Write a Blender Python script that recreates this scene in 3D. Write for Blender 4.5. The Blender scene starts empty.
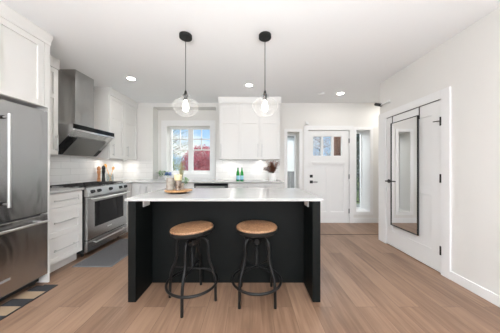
import bpy, bmesh, math, random
from mathutils import Vector, Matrix
random.seed(7)
PI = math.pi
sc = bpy.context.scene
C = sc.collection

# ---------------------------------------------------------------- camera
cam = bpy.data.cameras.new('camera'); cam_o = bpy.data.objects.new('camera', cam); C.objects.link(cam_o)
cam_o.location = (0, 0, 1.22); cam_o.rotation_euler = (PI/2, 0, 0)
cam.sensor_width = 36; cam.lens = 36*195/500; cam.shift_y = 0.001; cam.clip_start = 0.02
sc.camera = cam_o
# ---------------------------------------------------------------- world
w = bpy.data.worlds.new('sky'); sc.world = w; w.use_nodes = True
nt = w.node_tree; nt.nodes.clear()
def N(t, k, **kw):
    n = t.nodes.new(k)
    for a, b in kw.items(): setattr(n, a, b)
    return n
out = N(nt, 'ShaderNodeOutputWorld'); bg = N(nt, 'ShaderNodeBackground'); tc = N(nt, 'ShaderNodeTexCoord')
sep = N(nt, 'ShaderNodeSeparateXYZ'); rampz = N(nt, 'ShaderNodeValToRGB')
nz = N(nt, 'ShaderNodeTexNoise'); nz.inputs['Scale'].default_value = 3.2; nz.inputs['Detail'].default_value = 5
mp = N(nt, 'ShaderNodeMapping'); mp.inputs['Scale'].default_value = (1, 1, 2.6); mp.inputs['Location'].default_value = (0.3, 0.1, 0.25)
rc = N(nt, 'ShaderNodeValToRGB'); mx = N(nt, 'ShaderNodeMixRGB')
rampz.color_ramp.elements[0].position = 0.0; rampz.color_ramp.elements[0].color = (.50, .70, .92, 1)
rampz.color_ramp.elements[1].position = 0.28; rampz.color_ramp.elements[1].color = (.26, .50, .85, 1)
e_ = rampz.color_ramp.elements.new(.5); e_.color = (.80, .87, .95, 1)
rc.color_ramp.elements[0].position = .52; rc.color_ramp.elements[1].position = .66
nt.links.new(tc.outputs['Generated'], sep.inputs[0]); nt.links.new(sep.outputs['Z'], rampz.inputs[0])
nt.links.new(tc.outputs['Generated'], mp.inputs[0]); nt.links.new(mp.outputs[0], nz.inputs['Vector'])
nt.links.new(nz.outputs['Fac'], rc.inputs[0]); nt.links.new(rc.outputs[0], mx.inputs['Fac'])
nt.links.new(rampz.outputs[0], mx.inputs[1]); mx.inputs[2].default_value = (.95, .96, .97, 1)
nt.links.new(mx.outputs[0], bg.inputs[0]); bg.inputs[1].default_value = 1.0
nt.links.new(bg.outputs[0], out.inputs[0])
# ---------------------------------------------------------------- sun and large lights
def light(name, kind, loc, rot, power, color=(1, 1, 1), **kw):
    l = bpy.data.lights.new(name, kind); l.energy = power; l.color = color
    for a, b in kw.items(): setattr(l, a, b)
    o = bpy.data.objects.new(name, l); o.location = loc; o.rotation_euler = rot; C.objects.link(o); return o
light('sun', 'SUN', (0, -5, 8), (math.radians(38), 0, math.radians(-18)), 2.6, (1, .96, .9), angle=.02)
# daylight through the wide windows of the living room behind the camera
light('rear_window_light', 'AREA', (0, -3.3, 1.45), (math.radians(101), 0, 0), 78, (.925, .96, 1), shape='RECTANGLE', size=4.2, size_y=2.0)
light('overhead_fill', 'AREA', (0, -1.2, 2.57), (0, 0, 0), 24, (.95, .975, 1), shape='RECTANGLE', size=3.4, size_y=2.2)  # added soft fill panel overhead, no fixture of the room
light('ceiling_fill', 'AREA', (0, -1.6, 1.2), (math.radians(158), 0, 0), 165, (.92, .96, 1), shape='RECTANGLE', size=3.0, size_y=1.2, spread=2.1)  # added fill aimed upwards to brighten the ceiling, no lamp stands here
light('entry_fill', 'AREA', (1.9, 5.5, 2.75), (math.radians(-48), 0, math.radians(8)), 60, (.97, .98, 1), shape='RECTANGLE', size=2.0, size_y=.8)  # added fill above the sight line, brightens the sidelight reveals
light('niche_fill', 'AREA', (-1.42, 5.7, 3.1), (math.radians(-50), 0, 0), 110, (.97, .98, 1), shape='RECTANGLE', size=1.6, size_y=.8)  # added fill outside, out of view, brightens window niche and counter
sc.view_settings.view_transform = 'Standard'; sc.view_settings.look = 'None'
sc.view_settings.exposure = 0.31; sc.view_settings.gamma = 1; sc.view_settings.use_curve_mapping = False

# ---------------------------------------------------------------- materials
def mat(name, col, rough=.5, metal=0., spec=.5, bump=0, bscale=40, emit=None, estr=0, coat=0):
    m = bpy.data.materials.new(name); m.use_nodes = True
    t = m.node_tree; p = t.nodes['Principled BSDF']
    p.inputs['Base Color'].default_value = (*col, 1); p.inputs['Roughness'].default_value = rough
    p.inputs['Metallic'].default_value = metal; p.inputs['Specular IOR Level'].default_value = spec
    p.inputs['Coat Weight'].default_value = coat
    if emit: p.inputs['Emission Color'].default_value = (*emit, 1); p.inputs['Emission Strength'].default_value = estr
    # slight procedural unevenness on every surface
    tcn = N(t, 'ShaderNodeTexCoord'); n = N(t, 'ShaderNodeTexNoise'); n.inputs['Scale'].default_value = bscale
    t.links.new(tcn.outputs['Object'], n.inputs['Vector'])
    if bump:
        b = N(t, 'ShaderNodeBump'); b.inputs['Strength'].default_value = bump; b.inputs['Distance'].default_value = .002
        t.links.new(n.outputs['Fac'], b.inputs['Height']); t.links.new(b.outputs[0], p.inputs['Normal'])
    return m
def noise_mix(m, c1, c2, scale=(1, 1, 1), nscale=8, detail=4, p0=.35, p1=.65):
    t = m.node_tree; p = t.nodes['Principled BSDF']
    tcn = N(t, 'ShaderNodeTexCoord'); mpn = N(t, 'ShaderNodeMapping'); mpn.inputs['Scale'].default_value = scale
    n = N(t, 'ShaderNodeTexNoise'); n.inputs['Scale'].default_value = nscale; n.inputs['Detail'].default_value = detail
    r = N(t, 'ShaderNodeValToRGB'); r.color_ramp.elements[0].position = p0; r.color_ramp.elements[1].position = p1
    r.color_ramp.elements[0].color = (*c1, 1); r.color_ramp.elements[1].color = (*c2, 1)
    t.links.new(tcn.outputs['Object'], mpn.inputs[0]); t.links.new(mpn.outputs[0], n.inputs['Vector'])
    t.links.new(n.outputs['Fac'], r.inputs[0]); t.links.new(r.outputs[0], p.inputs['Base Color'])
    return m
M = {}
M['wall'] = mat('wall_paint', (.78, .765, .735), .85, bump=.03, bscale=200)
M['ceiling'] = mat('ceiling_paint', (.87, .88, .885), .9, bump=.03, bscale=200)
M['trim'] = mat('trim_paint', (.84, .838, .832), .45)
M['cab'] = mat('cabinet_paint', (.78, .768, .745), .4)
M['door'] = mat('door_paint', (.83, .828, .82), .4)
M['island'] = mat('island_paint', (.0040, .0054, .0052), .5, spec=.2)
M['black'] = mat('black_metal', (.012, .012, .012), .45, .3)
M['iron'] = mat('stool_iron', (.018, .018, .018), .42, .6, bump=.15, bscale=60)
M['pan'] = mat('stool_pan', (.035, .037, .037), .45, .6)
M['quartz'] = noise_mix(mat('quartz', (.8, .8, .8), .22, spec=.3), (.47, .466, .455), (.53, .526, .512), nscale=1.8, detail=8, p0=.35, p1=.6)
M['steel'] = mat('brushed_steel', (.44, .44, .435), .27, 1)
M['steel_light'] = mat('satin_steel', (.60, .60, .59), .36, 1)
M['hood'] = mat('hood_steel', (.48, .475, .468), .24, 1)
M['baffle'] = mat('baffle_steel', (.22, .22, .215), .42, .9)
M['glassblack'] = mat('black_glass', (.008, .008, .009), .1, spec=.25)
M['rubber'] = mat('rubber_black', (.02, .02, .02), .7)
M['chrome'] = mat('chrome', (.75, .75, .75), .12, 1)
M['mirror'] = mat('mirror_glass', (.9, .9, .9), .005, 1)
M['plastic'] = mat('white_plastic', (.8, .8, .79), .4)
M['greyplastic'] = mat('grey_plastic', (.25, .25, .25), .5)
M['lamp'] = mat('lamp_diffuser', (1, 1, 1), .5, emit=(1, .97, .92), estr=30)
M['bulb'] = mat('bulb_glow', (1, 1, 1), .5, emit=(1, .95, .86), estr=22)
M['seat'] = noise_mix(mat('seat_wood', (.5, .3, .17), .5, bump=.2, bscale=50), (.21, .10, .05), (.43, .24, .125), (1, 1, 1), 75, 3, .36, .66)
M['board'] = noise_mix(mat('board_wood', (.5, .28, .12), .45), (.40, .20, .08), (.60, .34, .15), (14, 1, 1), 5)
M['darkwood'] = mat('dark_wood', (.06, .03, .015), .5)
M['stone'] = noise_mix(mat('grey_ceramic', (.3, .27, .24), .8, bump=.3, bscale=60), (.30, .26, .22), (.44, .40, .35), nscale=30)
M['mercury'] = noise_mix(mat('mercury_glass', (.3, .2, .15), .25, .6), (.10, .06, .04), (.55, .48, .42), nscale=45)
M['wax'] = mat('wax', (.80, .68, .42), .5)
M['leaf'] = noise_mix(mat('leaf_green', (.05, .15, .03), .5), (.04, .15, .02), (.14, .34, .06), nscale=6)
M['stem'] = mat('stem_straw', (.38, .33, .16), .7)
M['dried'] = noise_mix(mat('dried_leaf', (.2, .06, .03), .7), (.12, .035, .02), (.33, .11, .05), nscale=30)
M['ceramic'] = mat('white_ceramic', (.85, .84, .83), .3)
M['blueflower'] = mat('blue_petal', (.03, .15, .55), .5)
M['copper'] = noise_mix(mat('mill_wood', (.55, .22, .08), .35), (.50, .19, .07), (.66, .30, .12), (1, 1, 8), 12)
M['mill'] = mat('mill_black', (.01, .01, .012), .25)
M['spoon'] = mat('spoon_wood', (.72, .36, .10), .45)
M['greenglass'] = mat('green_glass', (.01, .30, .04), .08)
M['label'] = mat('bottle_label', (.30, .62, .72), .5)
M['labeldark'] = mat('bottle_label_dark', (.02, .12, .20), .5)
M['grate'] = mat('cast_iron', (.02, .02, .02), .55, .3)
M['bark'] = noise_mix(mat('bark', (.10, .06, .04), .9), (.06, .04, .03), (.16, .10, .07), nscale=12)
M['redleaf'] = noise_mix(mat('red_leaf', (.45, .03, .07), .7), (.30, .015, .05), (.72, .12, .17), nscale=5)
M['springleaf'] = noise_mix(mat('spring_leaf', (.3, .34, .1), .7), (.22, .27, .08), (.50, .50, .20), nscale=4)
M['darkleaf'] = noise_mix(mat('evergreen_leaf', (.03, .06, .03), .7), (.015, .035, .02), (.09, .13, .09), nscale=4)
M['blossom'] = noise_mix(mat('blossom', (.7, .65, .68), .7), (.30, .24, .26), (.85, .83, .88), nscale=6)
M['grass'] = noise_mix(mat('grass', (.1, .18, .05), .9), (.08, .14, .04), (.18, .24, .08), nscale=3)
M['redwood'] = noise_mix(mat('porch_wood', (.09, .035, .02), .6), (.06, .022, .012), (.13, .05, .03), (8, 8, 1), 3)
M['siding'] = mat('house_siding', (.75, .76, .78), .8)
M['fence'] = mat('fence_grey', (.16, .165, .175), .8)
M['porch'] = mat('porch_concrete', (.42, .41, .40), .9)
M['dwdark'] = mat('dishwasher_steel', (.20, .20, .20), .3, 1)

def glassmat(name, tint=(1, 1, 1), base=.04, gain=.6):
    m = bpy.data.materials.new(name); m.use_nodes = True; t = m.node_tree; t.nodes.clear()
    o = N(t, 'ShaderNodeOutputMaterial'); tr = N(t, 'ShaderNodeBsdfTransparent'); g = N(t, 'ShaderNodeBsdfGlossy')
    lw = N(t, 'ShaderNodeLayerWeight'); lw.inputs[0].default_value = .35
    mul = N(t, 'ShaderNodeMath', operation='MULTIPLY_ADD'); mul.inputs[1].default_value = gain; mul.inputs[2].default_value = base
    x = N(t, 'ShaderNodeMixShader'); tr.inputs[0].default_value = (*tint, 1); g.inputs['Roughness'].default_value = .03
    t.links.new(lw.outputs['Facing'], mul.inputs[0]); t.links.new(mul.outputs[0], x.inputs[0])
    t.links.new(tr.outputs[0], x.inputs[1]); t.links.new(g.outputs[0], x.inputs[2]); t.links.new(x.outputs[0], o.inputs[0])
    return m
M['pane'] = glassmat('window_glass', (.97, .985, .98), .03, .25)
M['shade'] = glassmat('shade_glass', (.97, .97, .97), .03, .35)
def milky(m, f):
    t = m.node_tree; o = t.nodes['Material Output']; src = o.inputs[0].links[0].from_socket
    d = N(t, 'ShaderNodeBsdfDiffuse'); tl = N(t, 'ShaderNodeBsdfTranslucent'); a = N(t, 'ShaderNodeMixShader'); b = N(t, 'ShaderNodeMixShader')
    lw = N(t, 'ShaderNodeLayerWeight'); lw.inputs[0].default_value = .3
    k = N(t, 'ShaderNodeMath', operation='MULTIPLY_ADD'); k.inputs[1].default_value = f; k.inputs[2].default_value = .03
    for n in (d, tl): n.inputs[0].default_value = (.92, .92, .92, 1)
    t.links.new(d.outputs[0], a.inputs[1]); t.links.new(tl.outputs[0], a.inputs[2]); t.links.new(lw.outputs['Facing'], k.inputs[0])
    t.links.new(k.outputs[0], b.inputs[0]); t.links.new(src, b.inputs[1]); t.links.new(a.outputs[0], b.inputs[2]); t.links.new(b.outputs[0], o.inputs[0])
milky(M['shade'], .13)
M['jar'] = glassmat('jar_glass', (.9, .93, .93), .06, .6)

def steel_waves(m, sx=(1, 1, 1), strength=.25, scale=2.2):
    t = m.node_tree; p = t.nodes['Principled BSDF']
    tcn = N(t, 'ShaderNodeTexCoord'); mpn = N(t, 'ShaderNodeMapping'); mpn.inputs['Scale'].default_value = sx
    n = N(t, 'ShaderNodeTexNoise'); n.inputs['Scale'].default_value = scale; n.inputs['Detail'].default_value = 2; n.inputs['Distortion'].default_value = .8
    b = N(t, 'ShaderNodeBump'); b.inputs['Strength'].default_value = strength; b.inputs['Distance'].default_value = .02
    t.links.new(tcn.outputs['Object'], mpn.inputs[0]); t.links.new(mpn.outputs[0], n.inputs['Vector'])
    t.links.new(n.outputs['Fac'], b.inputs['Height']); t.links.new(b.outputs[0], p.inputs['Normal'])
M['fridge'] = mat('fridge_steel', (.48, .485, .49), .26, 1); steel_waves(M['fridge'], (1, 1.6, .6), .6, 2.4)
steel_waves(M['hood'], (1, 1.5, .8), .5, 3)

def floor_mat():
    m = bpy.data.materials.new('oak_planks'); m.use_nodes = True; t = m.node_tree; p = t.nodes['Principled BSDF']
    tcn = N(t, 'ShaderNodeTexCoord'); s = N(t, 'ShaderNodeSeparateXYZ'); c = N(t, 'ShaderNodeCombineXYZ')
    t.links.new(tcn.outputs['Object'], s.inputs[0]); t.links.new(s.outputs['Y'], c.inputs['X']); t.links.new(s.outputs['X'], c.inputs['Y'])
    br = N(t, 'ShaderNodeTexBrick'); br.offset = .37; br.offset_frequency = 2
    for k, v in (('Scale', 1), ('Brick Width', 1.7), ('Row Height', .185), ('Mortar Size', .0016), ('Mortar Smooth', .1), ('Bias', 0)):
        br.inputs[k].default_value = v
    br.inputs['Color1'].default_value = (.0, .0, .0, 1); br.inputs['Color2'].default_value = (1, 1, 1, 1); br.inputs['Mortar'].default_value = (.5, .5, .5, 1)
    t.links.new(c.outputs[0], br.inputs['Vector'])
    # per plank offset so the grain breaks at the joints
    add = N(t, 'ShaderNodeVectorMath', operation='MULTIPLY_ADD'); add.inputs[1].default_value = (7, 7, 7)
    t.links.new(br.outputs['Color'], add.inputs[0]); t.links.new(c.outputs[0], add.inputs[2])
    m1 = N(t, 'ShaderNodeMapping'); m1.inputs['Scale'].default_value = (1.1, 14, 1); t.links.new(add.outputs[0], m1.inputs[0])
    n1 = N(t, 'ShaderNodeTexNoise'); n1.inputs['Scale'].default_value = 2.2; n1.inputs['Detail'].default_value = 7; n1.inputs['Distortion'].default_value = .6
    t.links.new(m1.outputs[0], n1.inputs['Vector'])
    m2 = N(t, 'ShaderNodeMapping'); m2.inputs['Scale'].default_value = (1.0, 3.5, 1); t.links.new(add.outputs[0], m2.inputs[0])
    n2 = N(t, 'ShaderNodeTexNoise'); n2.inputs['Scale'].default_value = 1.6; n2.inputs['Detail'].default_value = 3
    t.links.new(m2.outputs[0], n2.inputs['Vector'])
    r = N(t, 'ShaderNodeValToRGB'); r.color_ramp.elements[0].position = .33; r.color_ramp.elements[1].position = .70
    r.color_ramp.elements[0].color = (.160, .090, .055, 1); r.color_ramp.elements[1].color = (.345, .215, .142, 1)
    s1 = N(t, 'ShaderNodeMath', operation='MULTIPLY'); s1.inputs[1].default_value = .5; t.links.new(n1.outputs['Fac'], s1.inputs[0])
    s2 = N(t, 'ShaderNodeMath', operation='MULTIPLY_ADD'); s2.inputs[1].default_value = .35; t.links.new(n2.outputs['Fac'], s2.inputs[0]); t.links.new(s1.outputs[0], s2.inputs[2])
    s3 = N(t, 'ShaderNodeMath', operation='MULTIPLY_ADD'); s3.inputs[1].default_value = .22; t.links.new(br.outputs['Color'], s3.inputs[0]); t.links.new(s2.outputs[0], s3.inputs[2])
    t.links.new(s3.outputs[0], r.inputs[0])
    mm = N(t, 'ShaderNodeMixRGB'); mm.inputs[2].default_value = (.10, .06, .04, 1)
    mf = N(t, 'ShaderNodeMath', operation='MULTIPLY'); mf.inputs[1].default_value = .7; t.links.new(br.outputs['Fac'], mf.inputs[0])
    t.links.new(mf.outputs[0], mm.inputs[0]); t.links.new(r.outputs[0], mm.inputs[1]); t.links.new(mm.outputs[0], p.inputs['Base Color'])
    p.inputs['Roughness'].default_value = .36; p.inputs['Specular IOR Level'].default_value = .45
    b = N(t, 'ShaderNodeBump'); b.inputs['Strength'].default_value = .12; b.inputs['Distance'].default_value = .002
    t.links.new(n1.outputs['Fac'], b.inputs['Height']); t.links.new(b.outputs[0], p.inputs['Normal'])
    return m
M['floor'] = floor_mat()
def tile_mat(name, axes):
    m = bpy.data.materials.new(name); m.use_nodes = True; t = m.node_tree; p = t.nodes['Principled BSDF']
    tcn = N(t, 'ShaderNodeTexCoord'); s = N(t, 'ShaderNodeSeparateXYZ'); c = N(t, 'ShaderNodeCombineXYZ')
    t.links.new(tcn.outputs['Object'], s.inputs[0]); t.links.new(s.outputs[axes], c.inputs['X']); t.links.new(s.outputs['Z'], c.inputs['Y'])
    br = N(t, 'ShaderNodeTexBrick'); br.offset = .5
    for k, v in (('Scale', 1), ('Brick Width', .30), ('Row Height', .10), ('Mortar Size', .002), ('Mortar Smooth', .2)): br.inputs[k].default_value = v
    br.inputs['Color1'].default_value = (.80, .79, .77, 1); br.inputs['Color2'].default_value = (.83, .82, .80, 1); br.inputs['Mortar'].default_value = (.58, .57, .55, 1)
    t.links.new(c.outputs[0], br.inputs['Vector']); t.links.new(br.outputs['Color'], p.inputs['Base Color']); p.inputs['Roughness'].default_value = .22
    return m
M['tile_l'] = tile_mat('subway_tile_left', 'Y'); M['tile_b'] = tile_mat('subway_tile_back', 'X')
def rug_mat():
    m = mat('striped_rug', (.1, .1, .1), .95, bump=.5, bscale=300); t = m.node_tree; p = t.nodes['Principled BSDF']
    tcn = N(t, 'ShaderNodeTexCoord'); s = N(t, 'ShaderNodeSeparateXYZ'); t.links.new(tcn.outputs['Object'], s.inputs[0])
    a = N(t, 'ShaderNodeMath', operation='MULTIPLY_ADD'); a.inputs[1].default_value = 1/.205; a.inputs[2].default_value = .03; t.links.new(s.outputs['Y'], a.inputs[0])
    f = N(t, 'ShaderNodeMath', operation='FRACT'); t.links.new(a.outputs[0], f.inputs[0])
    g = N(t, 'ShaderNodeMath', operation='GREATER_THAN'); g.inputs[1].default_value = .52; t.links.new(f.outputs[0], g.inputs[0])
    x = N(t, 'ShaderNodeMixRGB'); x.inputs[1].default_value = (.36, .26, .17, 1); x.inputs[2].default_value = (.035, .035, .04, 1)
    t.links.new(g.outputs[0], x.inputs[0]); t.links.new(x.outputs[0], p.inputs['Base Color']); return m
M['rug'] = rug_mat()
M['mat_grey'] = noise_mix(mat('grey_mat', (.15, .15, .15), .95, bump=.6, bscale=250), (.065, .065, .07), (.19, .185, .185), nscale=110, detail=3)
M['mat_grey'].node_tree.nodes['Principled BSDF'].inputs['Specular IOR Level'].default_value = .1

# ---------------------------------------------------------------- mesh helpers
def BM(): return bmesh.new()
def box(bm, x0, x1, y0, y1, z0, z1):
    x0, x1 = sorted((x0, x1)); y0, y1 = sorted((y0, y1)); z0, z1 = sorted((z0, z1))
    v = [bm.verts.new(p) for p in ((x0, y0, z0), (x1, y0, z0), (x1, y1, z0), (x0, y1, z0), (x0, y0, z1), (x1, y0, z1), (x1, y1, z1), (x0, y1, z1))]
    for f in ((3, 2, 1, 0), (4, 5, 6, 7), (0, 1, 5, 4), (1, 2, 6, 5), (2, 3, 7, 6), (3, 0, 4, 7)): bm.faces.new([v[i] for i in f])
    return bm
def prism(bm, pts, a, b, plane):
    """extrude a polygon: plane 'xz' along y, 'xy' along z, 'yz' along x"""
    def P(p, t): return {'xz': (p[0], t, p[1]), 'xy': (p[0], p[1], t), 'yz': (t, p[0], p[1])}[plane]
    A = [bm.verts.new(P(p, a)) for p in pts]; B = [bm.verts.new(P(p, b)) for p in pts]; n = len(pts)
    bm.faces.new(A); bm.faces.new(B[::-1])
    for i in range(n): bm.faces.new((A[i], B[i], B[(i+1) % n], A[(i+1) % n]))
    bmesh.ops.recalc_face_normals(bm, faces=bm.faces)
    return bm
def tube(bm, pts, r, seg=10, closed=False):
    pts = [Vector(p) for p in pts]; n = len(pts); rings = []
    rr = r if isinstance(r, (list, tuple)) else [r]*n
    up = None
    for i, p in enumerate(pts):
        if closed: d = (pts[(i+1) % n]-pts[i-1]).normalized()
        else: d = (pts[min(i+1, n-1)]-pts[max(i-1, 0)]).normalized()
        if up is None:
            up = Vector((0, 0, 1)) if abs(d.z) < .9 else Vector((1, 0, 0))
        up = (up-d*up.dot(d)).normalized(); s = d.cross(up)
        rings.append([bm.verts.new(p+(up*math.cos(2*PI*k/seg)+s*math.sin(2*PI*k/seg))*rr[i]) for k in range(seg)])
    for i in range(n if closed else n-1):
        a, b = rings[i], rings[(i+1) % n]
        for k in range(seg): bm.faces.new((a[k], a[(k+1) % seg], b[(k+1) % seg], b[k]))
    if not closed: bm.faces.new(rings[0][::-1]); bm.faces.new(rings[-1])
    bmesh.ops.recalc_face_normals(bm, faces=bm.faces)
    return bm
def lathe(bm, prof, c=(0, 0, 0), seg=32, cap=True):
    rings = []
    for r, z in prof: rings.append([bm.verts.new((c[0]+r*math.cos(2*PI*k/seg), c[1]+r*math.sin(2*PI*k/seg), c[2]+z)) for k in range(seg)])
    for a, b in zip(rings, rings[1:]):
        for k in range(seg): bm.faces.new((a[k], a[(k+1) % seg], b[(k+1) % seg], b[k]))
    if cap: bm.faces.new(rings[0][::-1]); bm.faces.new(rings[-1])
    bmesh.ops.recalc_face_normals(bm, faces=bm.faces)
    return bm
def catmull(pts, n=6):
    P = [Vector(p) for p in pts]; P = [P[0]*2-P[1]]+P+[P[-1]*2-P[-2]]; o = []
    for i in range(1, len(P)-2):
        for k in range(n):
            t = k/n; a, b, c, d = P[i-1:i+3]
            o.append(.5*((2*b)+(c-a)*t+(2*a-5*b+4*c-d)*t*t+(3*b-a-3*c+d)*t**3))
    return o+[P[-2]]
def root_loc(p):
    while p.parent: p = p.parent
    return Vector(p.location) if p.type == 'EMPTY' else Vector((0, 0, 0))
def obj(name, bm, m, parent=None, bevel=0, smooth=False, label=None):
    me = bpy.data.meshes.new(name)
    if parent is not None:
        L = root_loc(parent)
        if L.length: bmesh.ops.translate(bm, verts=bm.verts, vec=-L)
    bm.to_mesh(me); bm.free(); me.materials.append(M[m] if isinstance(m, str) else m)
    o = bpy.data.objects.new(name, me); C.objects.link(o)
    if parent is not None: o.parent = parent
    if smooth:
        for p in me.polygons: p.use_smooth = True
        try:
            me.set_sharp_from_angle(angle=math.radians(42))
        except Exception: pass
    if bevel:
        b = o.modifiers.new('bevel', 'BEVEL'); b.width = bevel; b.segments = 2; b.limit_method = 'ANGLE'
    if label: o['label'] = label
    return o
def thing(name, label, cat, loc=(0, 0, 0), group=None):
    o = bpy.data.objects.new(name, None); o.empty_display_size = .05; C.objects.link(o); o.location = loc
    o['label'] = label; o['category'] = cat
    if group: o['group'] = group
    return o
def tag(o, label, cat, group=None, kind=None):
    o['label'] = label; o['category'] = cat
    if group: o['group'] = group
    if kind: o['kind'] = kind
    return o
def struct(name, bm, m, parent=None, bevel=0, label=None, cat=None):
    o = obj(name, bm, m, parent, bevel)
    if parent is None:
        o['kind'] = 'structure'; o['label'] = label or name.replace('_', ' '); o['category'] = cat or name.split('_')[0]
    return o
def slab(bm, axis, xs0, xs1, z0, z1, t0, t1, holes):
    """wall of thickness t0..t1 with rectangular holes (u0,u1,z0,z1); axis 'x': wall runs along x, 'y': along y"""
    us = sorted({xs0, xs1, *[h[0] for h in holes], *[h[1] for h in holes]}); zs = sorted({z0, z1, *[h[2] for h in holes], *[h[3] for h in holes]})
    us = [u for u in us if xs0 <= u <= xs1]; zs = [z for z in zs if z0 <= z <= z1]
    def solid(i, j):
        if i < 0 or j < 0 or i >= len(us)-1 or j >= len(zs)-1: return False
        u = (us[i]+us[i+1])/2; z = (zs[j]+zs[j+1])/2
        return not any(h[0] < u < h[1] and h[2] < z < h[3] for h in holes)
    V = {}
    def v(i, j, t):
        if (i, j, t) not in V:
            V[i, j, t] = bm.verts.new((us[i], t, zs[j]) if axis == 'x' else (t, us[i], zs[j]))
        return V[i, j, t]
    for i in range(len(us)-1):
        for j in range(len(zs)-1):
            if not solid(i, j): continue
            for t in (t0, t1): bm.faces.new((v(i, j, t), v(i+1, j, t), v(i+1, j+1, t), v(i, j+1, t)))
            for (di, dj, a, b) in ((-1, 0, (i, j), (i, j+1)), (1, 0, (i+1, j), (i+1, j+1)), (0, -1, (i, j), (i+1, j)), (0, 1, (i, j+1), (i+1, j+1))):
                if not solid(i+di, j+dj): bm.faces.new((v(*a, t0), v(*b, t0), v(*b, t1), v(*a, t1)))
    bmesh.ops.recalc_face_normals(bm, faces=bm.faces)
    return bm

# ================================================================ ROOM SHELL
CZ = 2.62; YB = 4.26; XL = -2.77; XR = 2.18; YE = 3.27; YR = -3.5; XH = 3.7
struct('floor', box(BM(), XL-.2, XH+.1, YR-.2, YB+.4, -.12, 0), 'floor', label='light brown oak plank floor running towards the front door')
struct('ceiling', box(BM(), XL-.2, XH+.1, YR-.2, 5.0, CZ, CZ+.15), 'ceiling', label='flat white ceiling over kitchen and entry')
# back wall: window niche, left sidelight, front door, right sidelight
NX0, NX1, NZ0, NZ1 = -2.12, -.745, .94, 2.53       # niche
WX0, WX1, WZ0, WZ1 = -1.916, -.923, 1.06, 2.166    # window in the niche
SLX0, SLX1, SLZ0, SLZ1 = .815, 1.075, .24, 1.985   # left sidelight
SRX0, SRX1, SRZ0, SRZ1 = 2.316, 2.62, .245, 2.03   # right sidelight
DX0, DX1, DZ1 = 1.262, 2.168, 2.02                 # front door
bm = slab(BM(), 'x', XL-.2, XH+.1, 0, CZ, YB, 4.50, [(NX0, NX1, NZ0, NZ1), (SLX0, SLX1, SLZ0, SLZ1), (DX0, DX1, -1, DZ1), (SRX0, SRX1, SRZ0, SRZ1)])
slab(bm, 'x', XL-.2, XH+.1, 0, CZ, 4.50, 4.62, [(WX0, WX1, WZ0, WZ1), (SLX0, SLX1, SLZ0, SLZ1), (DX0, DX1, -1, DZ1), (SRX0, SRX1, SRZ0, SRZ1)])
slab(bm, 'x', XL-.2, XH+.1, 0, CZ, 4.62, 4.76, [(WX0, WX1, WZ0, WZ1), (SLX0-.05, 3.0, -1, 2.25)])
struct('wall_back', bm, 'wall', label='pale greige back wall holding the kitchen window and the front door')
struct('wall_left', box(BM(), XL-.2, XL, YR-.2, YB, 0, CZ), 'wall', label='left kitchen wall behind fridge and range')
CDY0, CDY1, CDZ = 2.212, 3.108, 1.995              # closet door opening in the right wall
struct('wall_right', slab(BM(), 'y', YR-.2, YE, 0, CZ, XR, XR+.14, [(CDY0, CDY1, -1, CDZ)]), 'wall', label='pale greige right wall with the closet door')
bm = BM(); box(bm, XR+.14, XH, YE-.12, YE, 0, CZ); box(bm, XH, XH+.1, YE-.12, YB, 0, CZ)
box(bm, XR+.8, XR+.9, 1.5, YE-.12, 0, CZ); box(bm, XR+.14, XR+.9, 1.4, 1.5, 0, CZ)
struct('wall_hall', bm, 'wall', label='hall walls hidden behind the closet')
struct('wall_rear', slab(BM(), 'x', XL-.2, XR+.14, 0, CZ, YR-.2, YR, [(-2.1, 1.6, .45, 2.35)]), 'wall', label='rear wall behind the camera with a wide window')
bm = BM()
for x in (-2.1, -.88, .32, 1.55): box(bm, x, x+.06, YR-.14, YR-.06, .45, 2.35)
box(bm, -2.1, 1.6, YR-.14, YR-.06, .45, .5); box(bm, -2.1, 1.6, YR-.14, YR-.06, 2.3, 2.35)
struct('window_4', bm, 'trim', label='wide living room window frame behind the camera')
# porch slab and outside ground
struct('ground_outside', box(BM(), -14, 16, 4.66, 26, -.30, -.13), 'grass', label='lawn outside the windows')
struct('porch_floor', box(BM(), .3, 3.9, 4.67, 6.6, -.13, -.02), 'porch', label='concrete porch outside the front door')

# casings ----------------------------------------------------------
def casing(name, x0, x1, z0, z1, w, y, t=.018, bottom=True, legs=True, lab=None, wt=None):
    bm = BM(); wt = wt or w
    box(bm, x0-w, x1+w, y-t, y, z1, z1+wt)
    box(bm, x0-w, x0, y-t, y, z0, z1); box(bm, x1, x1+w, y-t, y, z0, z1)
    if bottom: box(bm, x0-w, x1+w, y-t, y, z0-w, z0)
    return struct(name, bm, 'trim', bevel=.002, label=lab)
casing('trim_1', WX0, WX1, WZ0, WZ1, .125, 4.50, lab='white casing around the kitchen window inside its niche')
casing('trim_2', SLX0, SLX1, SLZ0, SLZ1, .065, YB, lab='white casing around the narrow window left of the front door')
casing('trim_3', DX0, DX1, 0, DZ1, .085, YB, bottom=False, wt=.10, lab='white casing around the front door')
casing('trim_4', SRX0, SRX1, SRZ0, SRZ1, .062, YB, lab='white casing around the narrow window right of the front door')
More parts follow.
